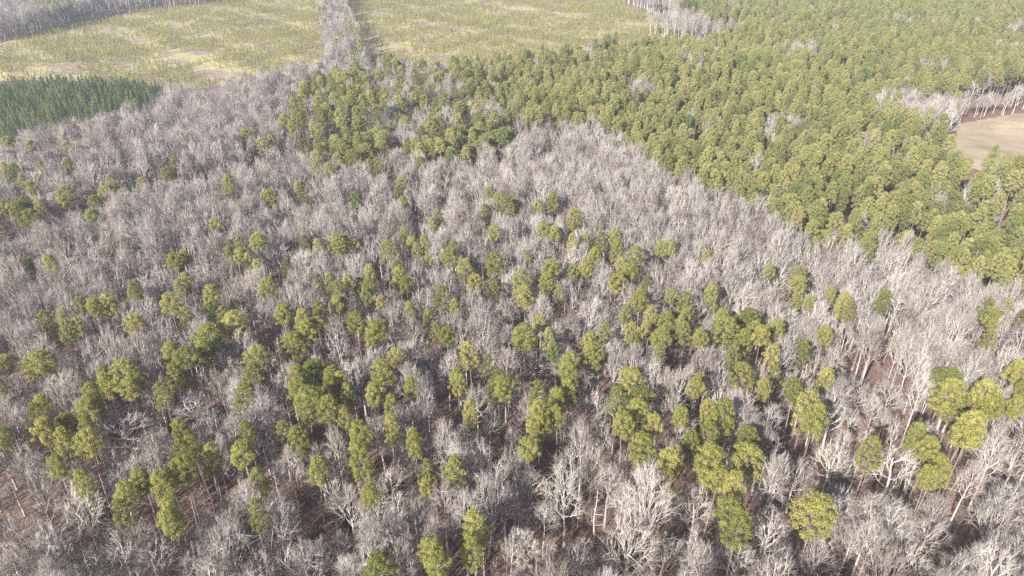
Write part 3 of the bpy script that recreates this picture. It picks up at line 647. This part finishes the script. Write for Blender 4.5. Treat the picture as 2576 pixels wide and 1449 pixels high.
def rest(kind):
    return [(t['x'], t['y'], t['z'], t['var'], (R.uniform(-.03, .03), R.uniform(-.03, .03), t['rot']), (t['sx'], t['sx'], t['sz'])) for t in places if t['kind'] == kind and not t.get('single')]
rb, rp = rest('bare'), rest('pine')
mass('bare_woodland', rb, bare_coll, 'grey leafless woodland canopy stretching across the middle distance', 'woodland', 12)
mass('pine_forest', rp, pine_coll, 'dense yellow-green pine forest filling the upper right', 'forest', 9)
# far wood in haze at the upper left
fw = []
for x, y_, z in far_pts:
    if R.random() < 0.80: k = R.choice(TALL + OAK + VASE); s = R.uniform(4.5, 7) / BARE[k]['w']; fw.append((x, y_, z, k, (0, 0, R.uniform(0, 6.28)), (s, s, R.uniform(0.75, 1.05))))
far_pine = [(x, y_, z, R.choice(EGG), (0, 0, R.uniform(0, 6.28)), (0.9, 0.9, R.uniform(0.85, 1.05))) for x, y_, z in far_pts if vnoise(x, y_, 33, 1.0) > 1.0 and R.random() < 0.5]
mass('far_woodland', fw, bare_coll, 'hazy bluish bare woodland beyond the left clearcut field', 'woodland', 12)
mass('far_pines', far_pine, pine_coll, 'dark hazy pines scattered through the far woodland', 'pines', 9)
# dark young plantation in rows
CONE = []
for k in range(4):
    T, C = cone_conifer(500 + k, 34, 16, 8.0, 3.0, 0.42, 0.13); CONE.append(join('plantation_tree', [(T, M['pine_bark']), (C, M['needles_dark'])]))
cone_coll = proto_collection('cone_kind', CONE)
W = pol_world([(-500, 226), (0, 219), (350, 221), (405, 229), (380, 270), (300, 304), (200, 332), (0, 368), (-500, 455)])
xs = [p[0] for p in W]; ys = [p[1] for p in W]; pl = []
yy = min(ys)
while yy < max(ys):
    xx = max(min(xs), -420)
    while xx < max(xs):
        a, c = xx + R.uniform(-.6, .6), yy + R.uniform(-.5, .5); xx += 2.5
        ok = sum(inside(a + ox, c + oy, W) for ox, oy in ((0, 0), (6, 0), (-6, 0), (0, 12), (0, -12))) / 5.0
        if ok > 0.2 and vnoise(a, c, 9, 3.0) < 1.15 and R.random() < 0.93 * ok: s = R.uniform(0.45, 0.95) * (0.65 + 0.35 * ok); pl.append((a, c, terrain(a, c), R.randrange(4), (0, 0, R.uniform(0, 6.28)), (s, s, s * R.uniform(.9, 1.2))))
    yy += 3.1
mass('young_pine_plantation', pl, cone_coll, 'dark blue-green young pine plantation at the left edge', 'plantation', 4)
# saplings over the clearcut fields
SAP = []
for k in range(4):
    T, C = cone_conifer(600 + k, 9, 6, 2.2, 1.5, 0.34, 0.12); SAP.append(join('sapling', [(T, M['pine_bark']), (C, M['sapling'])]))
sap_coll = proto_collection('sapling_kind', SAP)
def saplings(poly, label):
    W = pol_world(poly); xs = [p[0] for p in W]; ys = [p[1] for p in W]; out = []
    yy = min(ys)
    while yy < min(max(ys), 900):
        xx = max(min(xs), -640)
        while xx < max(xs):
            a, c = xx + R.uniform(-.9, .9), yy + R.uniform(-.9, .9); xx += 2.3
            if R.random() < 0.66 + 0.34 * vnoise(a, c, 15, 4.0) - 0.28 * (vnoise(a, c, 37, 1.0) > 0.75) and inside(a, c, W):
                s = R.uniform(0.7, 1.5); out.append((a, c, terrain(a, c), R.randrange(4), (0, 0, R.uniform(0, 6.28)), (s, s, s * R.uniform(.9, 1.3))))
        yy += 2.3
    mass('pine_saplings', out, sap_coll, label, 'saplings', 4); return len(out)
nA = saplings(FIELD_A_W, 'young yellow-green pine saplings covering the left clearcut field')
nB = saplings(FIELD_B_W, 'young yellow-green pine saplings covering the right clearcut field')
# thin brush between the near trunks
BRUSH = []
for k in range(6): BRUSH.append(sapling_bare(700 + k).mesh('brush', M['brush']))
brush_coll = proto_collection('brush_kind', BRUSH); br = []
for _ in range(2400):
    v = R.uniform(620, 1560) ; u = R.uniform(-250, 2826); x, y_, z = at(u, v)
    s = R.uniform(0.5, 1.6); br.append((x, y_, z, R.randrange(6), (R.uniform(-.1, .1), R.uniform(-.1, .1), R.uniform(0, 6.28)), (s, s, s)))
mass('brush', br, brush_coll, 'thin leafless brush and saplings on the woodland floor', 'undergrowth', 6)

# ------------------------------------------------------------------ small things
SH = []
for k in range(3):
    T, C = shrub(800 + k); SH.append((T.mesh('shrub_stems', M['pine_bark']), C.mesh('shrub_crown', M['holly'])))
for k, (reg, zx, zy, zw, lab) in enumerate(SHRUBS):
    u, v = Z(reg, zx, zy); x, y_, z = at(u, v, 2.6); d = proj(x, y_, z + 2.6)[2]; s = zw / 3.0 * d / FV / 3.6
    e = bpy.data.objects.new('evergreen_shrub', None); COL.objects.link(e); e.location = (x, y_, z); e.rotation_euler.z = R.uniform(0, 6.28); e.scale = (s, s, s * R.uniform(.9, 1.2))
    tag(e, lab, 'shrub', 'dark evergreen shrubs'); link('trunk', SH[k % 3][0], e); link('crown', SH[k % 3][1], e)
# dead snag
u, v = Z(8, 1895, 1235); x, y_, z = at(u, v); _, vt = Z(8, 1893, 810); dx, dy, dz = ray(u, vt); H = CAM_H + dz / dy * y_ - z
e = bpy.data.objects.new('dead_snag', None); COL.objects.link(e); e.location = (x, y_, z)
tag(e, 'pale dead snag with short stub branches standing over brown litter', 'snag')
T = MB(); T.tube([Vector((0.15 * math.sin(i * 1.1), 0, -0.3 + (H + .3) * i / 8)) for i in range(9)], [0.17 - 0.014 * i for i in range(9)], 7); link('trunk', T.mesh('snag_trunk', M['white_bark']), e)
rr = random.Random(4)
for k in range(8):
    B = MB(); hz = H * (0.42 + 0.068 * k + rr.uniform(-.02, .02)); a = (0.2, 2.9, 3.6, -0.3, 2.6, 1.2, 0.3, 3.3)[k] + rr.uniform(-.3, .3); L = (1.5, 0.5, 0.7, 1.7, 0.5, 0.6, 0.4, 0.5)[k]
    x0 = 0.15 * math.sin(8 * (hz + .3) / (H + .3) * 1.1)
    B.tube([Vector((x0, 0, hz)), Vector((x0 + math.cos(a) * L * .6, math.sin(a) * L * .6, hz + .05 * L)), Vector((x0 + math.cos(a) * L, math.sin(a) * L, hz + L * rr.uniform(0, .45)))], [0.05, 0.04, 0.022], 5)
    link('branch', B.mesh('snag_branch', M['white_bark']), e)
# fallen logs
for (a, b, lab) in (((1680, 1300), (2060, 1268), 'upper long pale fallen log on brown leaf litter'), ((1740, 1325), (2000, 1302), 'middle thin fallen log between two parallel logs'), ((1640, 1398), (2000, 1355), 'lowest long fallen log lying on brown leaf litter'), ((1690, 1150), (1760, 1290), 'short slanting fallen log propped beside the parallel logs')):
    A = Vector(at(*Z(7, *a))); Bp = Vector(at(*Z(7, *b))); A.z += 0.25; Bp.z += 0.25; d = Bp - A
    L = MB(); pts = [A - A + d * (i / 6) + Vector((0, R.uniform(-.08, .08), R.uniform(-.03, .05))) for i in range(7)]
    L.tube(pts, [0.20 - 0.018 * i for i in range(7)], 7)
    for q in range(4):
        p = d * R.uniform(.3, .95); L.spike(p, p + Vector((R.uniform(-.6, .6), R.uniform(-.6, .6), .8)), 0.04)
    o = link('fallen_log', L.mesh('fallen_log', M['log'])); o.location = A; tag(o, lab, 'log', 'fallen logs')

# ------------------------------------------------------------------ haze
me = bpy.data.meshes.new('haze')
x0, x1, y0, y1, z0, z1 = -4100, 4100, -3100, 5100, -14, 103
me.from_pydata([(x0, y0, z0), (x1, y0, z0), (x1, y1, z0), (x0, y1, z0), (x0, y0, z1), (x1, y0, z1), (x1, y1, z1), (x0, y1, z1)], [], [(0, 3, 2, 1), (4, 5, 6, 7), (0, 1, 5, 4), (1, 2, 6, 5), (2, 3, 7, 6), (3, 0, 4, 7)])
hm = bpy.data.materials.new('haze'); hm.use_nodes = True; hn = hm.node_tree; hn.nodes.clear()
pv = hn.nodes.new('ShaderNodeVolumePrincipled'); pv.inputs['Density'].default_value = 0.00025; pv.inputs['Color'].default_value = (0.80, 0.87, 1.0, 1); pv.inputs['Anisotropy'].default_value = 0.2
ho = hn.nodes.new('ShaderNodeOutputMaterial'); hn.links.new(pv.outputs[0], ho.inputs['Volume']); me.materials.append(hm)
hz = link('haze', me); tag(hz, kind='stuff')
print('TREES', len(places), 'bare rest', len(rb), 'pine rest', len(rp), 'hand pines', len(hand_pines), 'far', len(fw), 'plant', len(pl), 'sap', nA, nB, 'bare tris', [len(d['J'].polygons) for d in BARE], 'bw', [round(d['w'], 1) for d in BARE], 'pine', [len(d['J'].polygons) for d in PINE], [round(d['w'], 1) for d in PINE])
